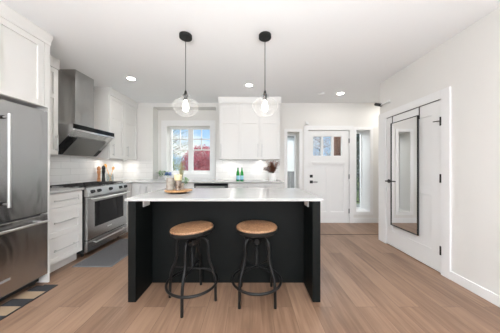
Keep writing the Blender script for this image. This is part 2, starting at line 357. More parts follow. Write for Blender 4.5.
# closet casing on the right wall
bm = BM(); cw = .10
box(bm, XR-.018, XR, CDY0-cw, CDY0, 0, CDZ+cw); box(bm, XR-.018, XR, CDY1, YE, 0, CDZ+cw); box(bm, XR-.018, XR, CDY0, CDY1, CDZ, CDZ+cw)
box(bm, XR-.018, XR+.14, YE, YE+.012, 0, CDZ+cw)
struct('trim_5', bm, 'trim', bevel=.002, label='white casing around the closet door')
bm = BM(); box(bm, XR-.014, XR, YR, CDY0-cw, 0, .095)
struct('baseboard_right', bm, 'trim', bevel=.003, label='white baseboard along the right wall')
bm = BM(); box(bm, .64, DX0-.085, YB-.014, YB, 0, .11); box(bm, DX1+.085, XH, YB-.014, YB, 0, .11)
struct('baseboard_back', bm, 'trim', bevel=.003, label='white baseboard on the back wall beside the front door')
struct('trim_6', box(BM(), .62, XR+.3, 3.512, 3.524, 0, .004), 'darkwood', label='thin wooden floor transition strip before the entry')

# kitchen window -----------------------------------------------------
YW = 4.68
def sashframe(bm, x0, x1, z0, z1, y0, y1, w, wb=None):
    wb = wb or w
    box(bm, x0, x0+w, y0, y1, z0, z1); box(bm, x1-w, x1, y0, y1, z0, z1)
    box(bm, x0+w, x1-w, y0, y1, z0, z0+wb); box(bm, x0+w, x1-w, y0, y1, z1-w, z1)
wx0, wx1 = WX0, WX1
bm = BM(); sashframe(bm, wx0, wx1, WZ0, WZ1, YW-.01, YW+.07, .02, .04)
xm = -1.426; box(bm, xm-.035, xm+.035, YW-.01, YW+.07, WZ0+.04, WZ1-.02)
win1 = struct('window_1', bm, 'trim', bevel=.002, label='white two sash kitchen window looking out on red and green trees')
gl = []
for nme, a, b in (('left', wx0+.02, xm-.035), ('right', xm+.035, wx1-.02)):
    bm = BM(); sashframe(bm, a, b, WZ0+.04, WZ1-.02, YW+.0, YW+.05, .022, .035)
    mid = (a+b)/2+(.0); zt = 1.62
    box(bm, mid-.010, mid+.010, YW+.005, YW+.04, zt, WZ1-.02); 
    for z in (1.63, 1.89): box(bm, a+.02, b-.02, YW+.005, YW+.04, z-.011, z+.011)
    s = obj('sash', bm, 'trim', win1, bevel=.002)
    obj('pane', box(BM(), a+.018, b-.018, YW+.02, YW+.026, WZ0+.07, WZ1-.04), 'pane', s)
# sidelights
for k, (a, b, z0, z1, yy, lab) in enumerate(((SLX0, SLX1, SLZ0, SLZ1, 4.56, 'narrow window left of the front door'), (SRX0, SRX1, SRZ0, SRZ1, 4.56, 'narrow deep set window right of the front door'))):
    bm = BM(); sashframe(bm, a, b, z0, z1, yy, yy+.06, .022 if k else .03)
    wn = struct('window_%d' % (k+2), bm, 'trim', bevel=.002, label=lab)
    obj('pane', box(BM(), a+.02, b-.02, yy+.03, yy+.036, z0+.02, z1-.02), 'pane', wn)
    if k: obj('reveal', slab(BM(), 'x', a-.004, b+.004, z0-.004, z1+.004, YB-.004, yy, [(a+.004, b-.004, z0+.004, z1-.004)]), 'trim', wn)

# front door ---------------------------------------------------------
s = YB/195
fx = lambda p: (p-250)*s
d0, d1 = DX0+.006, DX1-.006; yd0, yd1 = 4.275, 4.32
lites = [(fx(313.2), fx(321.6)), (fx(323.3), fx(331.7)), (fx(333.9), fx(342))]
lz0, lz1 = 1.467, 1.888
holes = [(a, b, lz0, lz1) for a, b in lites]
bm = slab(BM(), 'x', d0, d1, .012, DZ1-.008, yd0, yd1, holes)
# two tall recessed panels: rails laid over the core
pz0, pz1 = .24, 1.27; pA = (d0+.115, (d0+d1)/2-.05); pB = ((d0+d1)/2+.05, d1-.115)
slab(bm, 'x', d0, d1, .012, DZ1-.008, yd0-.014, yd0, holes+[(pA[0], pA[1], pz0, pz1), (pB[0], pB[1], pz0, pz1)])
door1 = struct('door_1', bm, 'door', bevel=.002, label='white front door with three small lites over two tall panels')
obj('shelf_ledge', box(BM(), d0+.09, d1-.09, yd0-.035, yd0-.012, 1.31, 1.335), 'door', door1, bevel=.003)
for a, b in lites: obj('pane', box(BM(), a-.003, b+.003, yd0+.018, yd0+.024, lz0-.003, lz1+.003), 'pane', door1)
hx = fx(310.6)+.012
obj('deadbolt', box(BM(), hx-.03, hx+.03, yd0-.035, yd0-.012, .99, 1.05), 'black', door1, bevel=.004)
bm = BM(); box(bm, hx-.03, hx+.03, yd0-.03, yd0-.012, .865, .925); tube(bm, [(hx, yd0-.03, .895), (hx, yd0-.065, .895)], .011); tube(bm, [(hx-.005, yd0-.062, .895), (hx+.12, yd0-.062, .895)], .009)
obj('handle', bm, 'black', door1, smooth=True)
for z in (1.79, 1.01, .26): obj('hinge', tube(BM(), [(d1+.004, yd0-.018, z-.05), (d1+.004, yd0-.018, z+.05)], .012), 'black', door1)
struct('trim_7', box(BM(), DX0-.02, DX1+.02, 4.262, 4.5, 0, .012), 'trim', label='low white sill under the front door')

# closet door ---------------------------------------------------------
c0, c1 = CDY0+.006, CDY1-.005; ct = CDZ-.008
xd = XR-.004
PZ = [(.24, .88), (.98, 1.84)]
bm = slab(BM(), 'y', c0, c1, .012, ct, xd+.012, xd+.042, [])
slab(bm, 'y', c0, c1, .012, ct, xd, xd+.012, [(c0+.12, c1-.12, a, b) for a, b in PZ])
door2 = struct('door_2', bm, 'door', bevel=.002, label='white closet door with black hinges on the right wall')
for z in (1.74, 1.09, .27): obj('hinge', tube(BM(), [(xd-.006, c0-.004, z-.05), (xd-.006, c0-.004, z+.05)], .014), 'black', door2)
obj('doorstop', tube(BM(), [(xd-.006, c0+.01, 1.745), (xd-.05, c0+.05, 1.745)], .005), 'black', door2)
bm = BM(); hy = c1-.055; tube(bm, [(xd, hy, 1.0), (xd-.012, hy, 1.0)], .028, 20); tube(bm, [(xd-.01, hy, 1.0), (xd-.06, hy, 1.0)], .010); tube(bm, [(xd-.055, hy+.005, 1.0), (xd-.055, hy-.11, 1.0)], .009)
obj('handle', bm, 'black', door2, smooth=True)

# over the door mirror -------------------------------------------------
my0, my1 = 2.50, 2.98; mz0, mz1 = .338, 1.885
mx_ = xd-.03
t = thing('door_mirror', 'tall narrow mirror in a thin black frame hung on the closet door', 'mirror', (xd-.02, (my0+my1)/2, mz0))
bm = slab(BM(), 'y', my0, my1, mz0, mz1, mx_, mx_+.02, [(my0+.009, my1-.009, mz0+.009, mz1-.009)])
obj('frame', bm, 'black', t, bevel=.001)
obj('glass', box(BM(), mx_+.008, mx_+.012, my0+.008, my1-.008, mz0+.008, mz1-.008), 'mirror', t)
bm = BM()
for y in (my0+.004, my1-.004):
    box(bm, xd-.004, xd-.001, y-.006, y+.006, mz1-.05, CDZ-.002)
box(bm, xd-.006, xd-.001, c0+.02, c1-.005, CDZ-.006, CDZ+.004)
obj('hanging_strap', bm, 'black', t)

# ================================================================ CABINETS
# local frames: (u along the run, d outwards from the front plane, z)
def mapL(X): return lambda u, d, z: (X+d, u, z)            # left run, faces +x
def mapB(Y): return lambda u, d, z: (u, Y-d, z)            # back run, faces -y
def mbox(bm, mp, u0, u1, d0, d1, z0, z1):
    a = mp(u0, d0, z0); b = mp(u1, d1, z1); box(bm, a[0], b[0], a[1], b[1], a[2], b[2])
def shaker(mp, u0, u1, z0, z1, rail=.057, t=.02, mids=()):
    bm = BM(); g = .002; u0 += g; u1 -= g; z0 += g; z1 -= g
    mbox(bm, mp, u0, u1, 0, t*.3, z0, z1)
    mbox(bm, mp, u0, u0+rail, t*.3, t, z0, z1); mbox(bm, mp, u1-rail, u1, t*.3, t, z0, z1)
    zz = [z0]+[m-rail/2 for m in mids]+[z1-rail]
    for z in zz: mbox(bm, mp, u0+rail, u1-rail, t*.3, t, z, z+rail)
    return bm
def bar_handle(mp, p0, p1, d=.032, r=.006):
    bm = BM(); (u0, z0), (u1, z1) = p0, p1
    tube(bm, [mp(u0, d+.02, z0), mp(u1, d+.02, z1)], r)
    for k in (.12, .88):
        u = u0+(u1-u0)*k; z = z0+(z1-z0)*k; tube(bm, [mp(u, .019, z), mp(u, d+.02, z)], r*.8, 8)
    return bm
HB = .92   # underside of counter tops
CT = .945
# fridge surround cabinet
XF = -2.13
t = thing('fridge_cabinet', 'large white shaker cabinet above the fridge with tall side panel', 'cabinet', (XL, 1.5, 0))
mpf = mapL(XF-.02)
obj('body', box(BM(), XL+.002, XF-.023, 1.195, 2.059, 1.845, 2.52), 'cab', t)
obj('side_panel', box(BM(), XL+.002, XF-.004, 2.060, 2.078, 0, 2.52), 'cab', t, bevel=.001)
obj('stile', box(BM(), XF-.022, XF, 2.022, 2.0785, 1.845, 2.52), 'cab', t, bevel=.001)
obj('side_panel', box(BM(), XL+.002, XF, 1.15, 1.19, 0, 2.52), 'cab', t, bevel=.001)
for a, b in ((1.195, 1.61), (1.61, 2.02)):
    dd = obj('door', shaker(mpf, a, b, 1.845, 2.508), 'cab', t, bevel=.001)
bm = BM(); prism(bm, [(XF-.01, 2.508), (XF+.006, 2.508), (XF+.006, 2.54), (XF+.03, 2.60), (XF+.03, CZ-.001), (XF-.01, CZ-.001)], 1.12, 2.082, 'xz')
box(bm, XL+.002, XF-.01, 2.04, 2.082, 2.52, CZ-.001)
obj('crown', bm, 'cab', t)
# upper cabinets on the left wall
def crown_run(X, y0, y1, zt=2.485, proj=.05, end=True):
    bm = BM(); prism(bm, [(XL+.002, zt), (X+.004, zt), (X+.004, zt+.045), (X+.010, CZ-.022), (X+.010, CZ-.001), (XL+.002, CZ-.001)], y0, y1, 'xz'); return bm
XU = -2.45
t = thing('wall_cabinet', 'narrow white wall cabinet between the fridge and the range hood', 'cabinet', (XL, 2.3, 1.375))
X2 = -2.49
obj('body', box(BM(), XL+.002, X2-.022, 2.08, 2.535, 1.375, 2.485), 'cab', t)
mpx = mapL(X2-.02); dd = obj('door', shaker(mpx, 2.082, 2.533, 1.378, 2.48, mids=(2.12,)), 'cab', t, bevel=.001)
obj('handle', bar_handle(mpx, (2.495, 1.42), (2.495, 1.63)), 'steel_light', dd, smooth=True)
obj('crown', crown_run(X2, 2.084, 2.545), 'cab', t)
t = thing('wall_cabinet', 'white two door corner wall cabinet right of the range hood', 'cabinet', (XL, 3.8, 1.375))
obj('body', box(BM(), XL+.002, XU-.022, 3.405, YB-.002, 1.375, 2.485), 'cab', t)
mpx = mapL(XU-.02)
for a, b in ((3.407, 3.81), (3.81, 4.235)):
    dd = obj('door', shaker(mpx, a, b, 1.378, 2.48, mids=(2.12,)), 'cab', t, bevel=.001)
    obj('handle', bar_handle(mpx, (a+.065, 1.42), (a+.065, 1.63)), 'steel_light', dd, smooth=True)
obj('crown', crown_run(XU, 3.40, YB-.002), 'cab', t)
# upper cabinets on the back wall
YU = 3.90
mpx = mapB(YU+.02); s2 = YU/195
def crown_back(x0, x1):
    bm = BM(); Y = YU; prism(bm, [(YB-.002, 2.485), (Y-.004, 2.485), (Y-.004, 2.53), (Y-.022, CZ-.022), (Y-.022, CZ-.001), (YB-.002, CZ-.001)], x0, x1, 'yz'); return bm
doors = [(-.618, -.212, 'l'), (-.212, .196, 'r'), (.196, .602, 'l')]
for lab, ds in (('white single door wall cabinet right of the kitchen window', doors[:1]), ('white double door wall cabinet above the green bottles and dried plant', doors[1:])):
    a, b = ds[0][0], ds[-1][1]
    t = thing('wall_cabinet', lab, 'cabinet', ((a+b)/2, YB, 1.375))
    obj('body', box(BM(), a, b, YU+.022, YB-.002, 1.375, 2.485), 'cab', t)
    for u0, u1, sd in ds:
        dd = obj('door', shaker(mpx, u0, u1, 1.378, 2.48, mids=(2.12,)), 'cab', t, bevel=.001)
        uh = u0+.04 if sd == 'l' else u1-.04
        obj('handle', bar_handle(mpx, (uh, 1.42), (uh, 1.68)), 'steel_light', dd, smooth=True)
    obj('crown', crown_back(a-(.012 if a < -.5 else 0), b+(.02 if b > .5 else 0)), 'cab', t)

# backsplash (part of the wall finish)
bm = BM(); box(bm, XL, XL+.008, 2.08, YB-.009, CT, 1.374)
box(bm, XL, XL+.008, 2.54, 3.40, 1.374, 1.5)
struct('wall_tiles_left', bm, 'tile_l', label='white subway tile backsplash behind the range', cat='wall')
bm = BM(); box(bm, XL+.009, NX0, YB-.008, YB, CT, 1.374); box(bm, NX1, .64, YB-.008, YB, CT, 1.374)
struct('wall_tiles_back', bm, 'tile_b', label='white tile backsplash on the back wall', cat='wall')

# base cabinets
XBf = -2.22
mpl = mapL(XBf-.02)
t = thing('drawer_cabinet', 'white base cabinet with three drawers between fridge and range', 'cabinet', (XL, 2.34, 0))
obj('body', box(BM(), XL+.002, XBf-.022, 2.08, 2.585, .12, HB), 'cab', t)
obj('toe_kick', box(BM(), XL+.002, XBf-.08, 2.08, 2.585, 0, .12), 'cab', t)
for z0, z1 in ((.12, .414), (.414, .748), (.748, HB-.008)):
    dd = obj('drawer', shaker(mpl, 2.082, 2.583, z0, z1, rail=.045 if z1 > .8 else .057), 'cab', t, bevel=.001)
    zm = (z0+z1)/2
    obj('handle', bar_handle(mpl, (2.18, zm), (2.49, zm)), 'steel_light', dd, smooth=True)
tag(obj('countertop', box(BM(), XL+.002, XBf+.02, 2.08, 2.592, HB, CT), 'quartz', bevel=.003), 'short white quartz counter left of the range', 'countertop')
# back run
YF = 3.64
t = thing('corner_cabinet', 'white corner base cabinet right of the range', 'cabinet', (XL, 3.9, 0))
bm = BM(); box(bm, XL+.002, XBf-.022, 3.455, YB-.002, .12, HB); box(bm, XBf-.022, -1.89, YF+.022, YB-.002, .12, HB)
obj('body', bm, 'cab', t)
bm = BM(); box(bm, XL+.002, XBf-.08, 3.455, YB-.002, 0, .12); box(bm, XBf-.08, -1.89, YF+.08, YB-.002, 0, .12)
obj('toe_kick', bm, 'cab', t)
obj('filler', box(BM(), XBf-.022, XBf, 3.457, YF, .12, HB-.008), 'cab', t)
mpb = mapB(YF+.02)
dd = obj('door', shaker(mpb, -2.12, -1.89, .12, HB-.008, rail=.045), 'cab', t, bevel=.001)
obj('handle', bar_handle(mpb, (-1.925, .66), (-1.925, .86)), 'steel_light', dd, smooth=True)
def base(lab, a, b, n, hs):
    t = thing('base_cabinet', lab, 'cabinet', ((a+b)/2, YB, 0))
    obj('body', box(BM(), a, b, YF+.022, YB-.002, .12, HB), 'cab', t)
    obj('toe_kick', box(BM(), a, b, YF+.08, YB-.002, 0, .12), 'cab', t)
    wd = (b-a)/n
    for k in range(n):
        dd = obj('door', shaker(mpb, a+k*wd, a+(k+1)*wd, .12, HB-.012, rail=.045), 'cab', t, bevel=.001)
        uh = a+(k+1)*wd-.035 if hs[k] == 'r' else a+k*wd+.035
        obj('handle', bar_handle(mpb, (uh, .66), (uh, .86)), 'steel_light', dd, smooth=True)
base('white two door base cabinet under the kitchen window', -1.888, -1.052, 2, 'rl')
base('white two door base cabinet right of the dishwasher', -.408, .26, 2, 'rl')
base('narrow white base cabinet at the right end of the back counter', .262, .61, 1, 'l')
t = thing('dishwasher', 'stainless dishwasher under the back counter right of the sink cabinet', 'dishwasher', (-.73, YB, 0))
obj('body', box(BM(), -1.05, -.41, YF+.03, YB-.01, .02, HB-.01), 'greyplastic', t)
obj('door', box(BM(), -1.047, -.413, YF-.005, YF+.029, .11, HB-.012), 'dwdark', t, bevel=.003)
obj('handle', bar_handle(mapB(YF+.01), (-.99, .85), (-.47, .85), d=.04, r=.009), 'steel_light', t, smooth=True)
obj('control_strip', box(BM(), -1.045, -.415, YF-.008, YF-.005, .872, HB-.014), 'glassblack', t)
bm = BM(); 
prism(bm, [(XL+.01, 3.452), (XBf+.02, 3.452), (XBf+.02, YF-.02), (.635, YF-.02), (.635, YB-.01), (XL+.01, YB-.01)], HB, CT, 'xy')
tag(obj('countertop', bm, 'quartz', bevel=.003), 'long white quartz counter along the back wall under the window', 'countertop')

struct('trim_8', box(BM(), NX0+.001, NX1-.001, YB-.0095, 4.499, HB+.021, CT), 'quartz', label='white quartz back counter continuing into the window niche')  # back counter carried on into the niche, built as a separate slab
# ================================================================ FRIDGE
t = thing('refrigerator', 'stainless french door refrigerator with bottom freezer at the left edge', 'refrigerator', (XL, 1.56, 0))
fy0, fy1 = 1.205, 2.055; xf = XF
obj('body', box(BM(), XL+.02, xf-.075, fy0+.005, fy1-.003, .06, 1.79), 'greyplastic', t)
ys = 1.63
for a, b in ((fy0, ys-.002), (ys+.002, fy1)):
    dd = obj('door', box(BM(), xf-.07, xf, a, b, .742, 1.805), 'fridge', t, bevel=.006)
    hy = b-.045 if a == fy0 else a+.045
    bm = BM(); tube(bm, [(xf+.06, hy, .87), (xf+.06, hy, 1.68)], .0125, 14)
    for z in (.90, 1.65): tube(bm, [(xf, hy, z), (xf+.06, hy, z)], .010, 10)
    obj('handle', bm, 'steel_light', dd, smooth=True)
    for z in (.90, 1.65): obj('handle_mount', tube(BM(), [(xf-.002, hy, z), (xf+.012, hy, z)], .016, 12), 'black', dd, smooth=True)
dd = obj('freezer_drawer', box(BM(), xf-.07, xf, fy0, fy1, .10, .728), 'fridge', t, bevel=.006)
bm = BM(); tube(bm, [(xf+.06, fy0+.03, .668), (xf+.06, fy1-.05, .668)], .0125, 14)
for y in (fy0+.07, fy1-.09): tube(bm, [(xf, y, .668), (xf+.06, y, .668)], .010, 10)
obj('handle', bm, 'steel_light', dd, smooth=True)
bm = BM(); box(bm, xf, xf+.003, 1.60, 1.735, .215, .245)
obj('badge', bm, 'chrome', dd, label='small silver badge')
bm = BM(); box(bm, xf+.003, xf+.0036, 1.606, 1.729, .220, .240); obj('badge_inlay', bm, 'greyplastic', dd)
obj('toe_grille', box(BM(), xf-.10, xf-.085, fy0+.01, fy1-.01, .025, .098), 'rubber', t)
for y in (fy0+.06, fy1-.05): obj('foot', lathe(BM(), [(.03, 0), (.03, .045), (.018, .06)], (xf-.12, y, .0055), 16), 'rubber', t, smooth=True)

# ================================================================ RANGE
ry0, ry1 = 2.602, 3.440; xr = -2.17
t = thing('gas_range', 'stainless gas range with oven window and black knobs under the hood', 'stove', (XL, 3.02, 0))
obj('body', box(BM(), XL+.03, xr-.045, ry0, ry1, .06, .925), 'rubber', t)
for y in (ry0+.06, ry1-.06):
    for x in (XL+.1, xr-.12): obj('foot', tube(BM(), [(x, y, 0), (x, y, .06)], .018), 'rubber', t)
obj('cooktop', box(BM(), XL+.03, xr-.01, ry0, ry1, .925, .945), 'steel', t, bevel=.003)
bm = BM(); prism(bm, [(xr-.044, .815), (xr+.012, .815), (xr+.018, .835), (xr-.012, .942), (xr-.044, .942)], ry0, ry1, 'xz')
cp = obj('control_panel', bm, 'steel_light', t, bevel=.002)
kd = Vector((.107, 0, .030)).normalized()
for y in (2.668, 2.782, 3.012, 3.240, 3.366):
    p = Vector((xr+.003, y, .882)); bm = BM()
    tube(bm, [p, p+kd*.010], .031, 20); k = obj('knob_bezel', bm, 'chrome', cp, smooth=True)
    bm = BM(); tube(bm, [p+kd*.010, p+kd*.038, p+kd*.042], [.024, .021, .017], 20)
    obj('knob', bm, 'black', cp, smooth=True)
wy0, wy1, wz0, wz1 = ry0+.125, ry1-.095, .385, .735
bm = slab(BM(), 'y', ry0+.003, ry1-.003, .235, .808, xr-.044, xr, [(wy0, wy1, wz0, wz1)])
od = obj('oven_door', bm, 'steel', t, bevel=.003)
obj('oven_window', box(BM(), xr-.03, xr-.006, wy0-.005, wy1+.005, wz0-.005, wz1+.005), 'glassblack', od)
bm = BM(); tube(bm, [(xr+.055, ry0+.03, .782), (xr+.055, ry1-.03, .782)], .013, 14)
for y in (ry0+.07, ry1-.07): tube(bm, [(xr-.002, y, .782), (xr+.055, y, .782)], .011, 10)
obj('handle', bm, 'steel_light', od, smooth=True)
obj('badge', box(BM(), xr, xr+.003, 2.96, 3.06, .315, .335), 'chrome', od)
dr = obj('storage_drawer', box(BM(), xr-.044, xr, ry0+.003, ry1-.003, .075, .225), 'steel', t, bevel=.003)
bm = BM(); tube(bm, [(xr+.045, ry0+.08, .185), (xr+.045, ry1-.08, .185)], .011, 12)
for y in (ry0+.11, ry1-.11): tube(bm, [(xr-.002, y, .185), (xr+.045, y, .185)], .009, 10)
obj('handle', bm, 'steel_light', dr, smooth=True)
for k in range(3):
    a = ry0+.03+k*(ry1-ry0-.06)/3; b = a+(ry1-ry0-.06)/3-.008; x0, x1 = XL+.07, xr-.05; bm = BM()
    for x in (x0, x1-.012): box(bm, x, x+.012, a, b, .958, .970)
    for y in (a, b-.012): box(bm, x0, x1, y, y+.012, .958, .970)
    for x in (x0+(x1-x0)*.25, x0+(x1-x0)*.5, x0+(x1-x0)*.75): box(bm, x-.005, x+.005, a, b, .958, .970)
    box(bm, x0, x1, (a+b)/2-.005, (a+b)/2+.005, .958, .970)
    for x in (x0, x1-.012):
        for y in (a, b-.012): box(bm, x, x+.012, y, y+.012, .945, .958)
    obj('grate', bm, 'grate', t)
    for x in (x0+.13, x1-.13): obj('burner', lathe(BM(), [(.045, 0), (.045, .006), (.03, .008), (.03, .012)], (x, (a+b)/2, .945), 20), 'grate', t)

# ================================================================ HOOD
t = thing('range_hood', 'slanted stainless chimney range hood over the range', 'range hood', (XL, 2.98, 1.39))
hy0, hy1 = 2.60, 3.37
prof = [(XL+.009, 1.385), (-2.65, 1.385), (-2.345, 1.715), (-2.335, 1.72), (-2.335, 1.79), (-2.345, 1.80), (XL+.009, 1.80)]
prof = [(XL+.009, 1.395), (-2.66, 1.395), (-2.36, 1.712), (-2.36, 1.80), (XL+.009, 1.80)]
can = obj('canopy', prism(BM(), prof, hy0, hy1, 'xz'), 'hood', t, bevel=.002)
obj('fascia', box(BM(), -2.36, -2.345, hy0-.001, hy1+.001, 1.735, 1.80), 'glassblack', can)
obj('lip', box(BM(), -2.36, -2.338, hy0-.001, hy1+.001, 1.712, 1.735), 'chrome', can)
# slanted underside panel and the filter beside it
dv = Vector((.30, 0, .317)).normalized(); nv = Vector((.317, 0, -.30)).normalized(); o0 = Vector((-2.66, 0, 1.395))
def slant(bm, a, b, y0, y1, h0, h1):
    P = [o0+dv*a+nv*h0, o0+dv*b+nv*h0, o0+dv*b+nv*h1, o0+dv*a+nv*h1]
    prism(bm, [(p.x, p.z) for p in P], y0, y1, 'xz')
bm = BM(); slant(bm, .01, .34, hy0+.14, hy1-.09, 0, .012)
obj('suction_panel', bm, 'baffle', can, bevel=.002)
bm = BM()
for k in range(3): slant(bm, .015, .32, hy0+.012+k*.042, hy0+.03+k*.042+.028, 0, .014)
obj('baffle_filter', bm, 'glassblack', can)
bm = BM(); slant(bm, .02, .14, hy1-.085, hy1-.01, 0, .008); obj('control_box', bm, 'rubber', can)
obj('chimney', box(BM(), XL+.009, -2.50, 2.79, 3.125, 1.80, CZ-.001), 'hood', t, bevel=.002)

# ================================================================ ISLAND
t = thing('kitchen_island', 'charcoal kitchen island with overhanging white quartz top', 'island', (-.25, 2.2, 0))
ix0, ix1 = -1.10, .635; iyf = 1.757; iyb = 2.60; pw = .07
IT = .938; IB = .914
obj('side_panel', box(BM(), ix0, ix0+pw, iyf, iyb, 0, IB), 'island', t, bevel=.0015)
obj('side_panel', box(BM(), ix1-pw, ix1, iyf, iyb, 0, IB), 'island', t, bevel=.0015)
obj('body', box(BM(), ix0+pw, ix1-pw, 2.056, iyb-.02, 0, IB), 'island', t)
obj('countertop', box(BM(), ix0-.018, ix1+.018, 1.738, 2.62, IB, IT), 'quartz', t, bevel=.003, label='white quartz top')
n = 4; wd = (ix1-ix0-2*pw)/n
for k in range(n):
    bm = shaker(lambda u, d, z: (u, iyb-.02+d, z), ix0+pw+k*wd, ix0+pw+(k+1)*wd, .10, IB-.01)
    dd = obj('door', bm, 'island', t)
for x, sg in ((ix0+pw, 1), (ix1-pw, -1)):
    bm = BM(); box(bm, x, x+sg*.012, 1.87, 1.985, .835, .908)
    o = obj('outlet', bm, 'plastic', t, bevel=.003)
    bm = BM()
    for y in (1.90, 1.955): box(bm, x+sg*.012, x+sg*.0135, y-.017, y+.017, .85, .893)
    obj('socket', bm, 'ceramic', o)

# ================================================================ STOOLS
def stool(loc, rot, tilt, label):
    t = thing('bar_stool', label, 'stool', loc, 'industrial stools at the island')
    L = Vector(loc)
    def P(r, a, z): return L+Vector((r*math.cos(a), r*math.sin(a), z))
    prof = [(.0, .652), (.155, .652), (.184, .653), (.192, .658), (.192, .664), (.186, .671), (.170, .675), (0.001, .676)]
    seat = obj('seat', lathe(BM(), prof[1:], L, 48), 'seat', t, smooth=True, label='round brown wooden seat')
    pan = obj('seat_pan', lathe(BM(), [(.05, .600), (.12, .603), (.172, .614), (.193, .632), (.197, .655), (.190, .655), (.184, .6515)], L, 48), 'pan', t, smooth=True)
    for a in [PI/4+k*PI/2 for k in range(4)]:
        pts = [(.035, .545), (.085, .572), (.128, .560), (.148, .520), (.150, .45), (.153, .40), (.170, .335), (.196, .275), (.211, .215), (.216, .15), (.219, .003)]
        obj('leg', tube(BM(), catmull([P(r, a, z) for r, z in pts], 5), .013, 10), 'iron', t, smooth=True)
    ring = [P(.226, 2*PI*k/48, .168) for k in range(48)]
    obj('foot_ring', tube(BM(), ring, .0115, 10, closed=True), 'iron', t, smooth=True)
    bm = BM()
    for a in (PI/4, 3*PI/4): tube(bm, [P(.175, a, .29), P(.175, a+PI, .29)], .006, 8)
    obj('cross_brace', bm, 'iron', t, smooth=True)
    pr = [(.013, .30)]
    for k in range(24): z = .31+k*.0105; pr += [(.016, z), (.012, z+.005)]
    pr += [(.016, .600)]
    obj('screw', lathe(BM(), pr, L, 16), 'iron', t, smooth=True)
    obj('hub', lathe(BM(), [(.03, .50), (.045, .51), (.045, .555), (.03, .565)], L, 20), 'iron', t, smooth=True)
    t.rotation_euler = (0, 0, rot)
    if tilt:
        for o in (seat, pan):
            pv = Vector((0, 0, .60)); a = tilt
            R_ = Matrix.Rotation(-rot, 4, 'Z') @ Matrix.Rotation(-a, 4, 'Y') @ Matrix.Rotation(rot, 4, 'Z')
            o.matrix_local = Matrix.Translation(pv) @ R_ @ Matrix.Translation(-pv)
    return t
stool((-.530, 1.80, 0), math.radians(-51), math.radians(3.5), 'black iron stool with slightly tilted wooden seat, the left one at the island')
stool((.063, 1.835, 0), 0, 0, 'black iron stool with level wooden seat, the right one at the island')

# ================================================================ PENDANTS
def pendant(x, y, label):
    t = thing('pendant_light', label, 'pendant lamp', (x, y, CZ), 'glass pendants over the island')
    obj('canopy', lathe(BM(), [(.066, -.03), (.066, -.003), (.060, -.0005)], (x, y, CZ), 32), 'black', t, smooth=True)
    obj('cord', tube(BM(), [(x, y, CZ-.03), (x, y, 2.02)], .0035, 8), 'black', t)
    obj('socket', lathe(BM(), [(.004, 2.035), (.012, 2.02), (.014, 2.0), (.026, 1.985), (.027, 1.965), (.022, 1.955), (.022, 1.925)], (x, y, 0), 24), 'black', t, smooth=True)
    sh = [(.040, 1.985), (.042, 1.965), (.046, 1.945), (.070, 1.930), (.108, 1.914), (.130, 1.893), (.136, 1.868), (.128, 1.840), (.112, 1.812), (.090, 1.785), (.068, 1.770), (.052, 1.767)]
    obj('lamp_shade', lathe(BM(), sh, (x, y, 0), 48, cap=False), 'shade', t, smooth=True, label='clear glass bell shade')
    obj('bulb', lathe(BM(), [(.013, 1.925), (.016, 1.905), (.026, 1.88), (.031, 1.855), (.028, 1.83), (.015, 1.812), (.004, 1.808)], (x, y, 0), 24), 'bulb', t, smooth=True)
    l = light('pendant_bulb_light', 'POINT', (x, y, 1.78), (0, 0, 0), .45, (1, .95, .87), shadow_soft_size=.04)
pendant(-.683, 2.07, 'clear glass pendant lamp on black cord, the left one over the island')
pendant(.159, 2.07, 'clear glass pendant lamp on black cord, the right one over the island')

# downlights
for k, (x, y, lab) in enumerate(((-1.88, 3.085, 'round recessed ceiling light above the range side'), (-.017, 3.33, 'round recessed ceiling light between the two pendants'), (1.72, 3.71, 'round recessed ceiling light before the front door'))):
    t = thing('recessed_light', lab, 'ceiling light', (x, y, CZ), 'recessed ceiling lights')
    obj('trim_ring', lathe(BM(), [(.052, -.001), (.056, -.006), (.068, -.004), (.071, -.0002)], (x, y, CZ), 32, cap=False), 'plastic', t, smooth=True)
    obj('diffuser', lathe(BM(), [(.052, -.004), (.052, -.001)], (x, y, CZ), 32), 'lamp', t)
    light('recessed_lamp', 'AREA', (x, y, CZ-.012), (0, 0, 0), (3.6, .5, 1.3)[k], (1, .98, .95), shape='DISK', size=.1)
light('hall_fill', 'AREA', (2.95, 3.75, CZ-.012), (0, 0, 0), 7, (1, .98, .95), shape='DISK', size=.2)  # added fill hidden behind the right wall, lifts the dark hall corner
for x, y in ((-1.0, .6), (1.0, .6)): light('recessed_lamp_behind', 'AREA', (x, y, CZ-.012), (0, 0, 0), 3, (1, .98, .95), shape='DISK', size=.1)
# under cabinet pucks
for k, (x, y, lab) in enumerate(((-2.60, 3.55, 'small puck light under the corner wall cabinet, the one nearer the hood'), (-2.60, 4.05, 'small puck light under the corner wall cabinet, the one in the corner'),
        (-.40, 4.07, 'small puck light under the single door wall cabinet'), (.22, 4.07, 'small puck light under the double door wall cabinet'))):
    t = thing('puck_light', lab, 'light', (x, y, 1.375), 'lights under the wall cabinets')
    obj('rim', lathe(BM(), [(.025, -.010), (.033, -.009), (.034, -.0003)], (x, y, 1.375), 24, cap=False), 'plastic', t, smooth=True)
    obj('diffuser', lathe(BM(), [(.026, -.008), (.026, -.001)], (x, y, 1.375), 24), 'lamp', t)
    light('puck_lamp', 'AREA', (x, y, 1.362), (0, 0, 0), .5, (1, .97, .92), shape='DISK', size=.05)
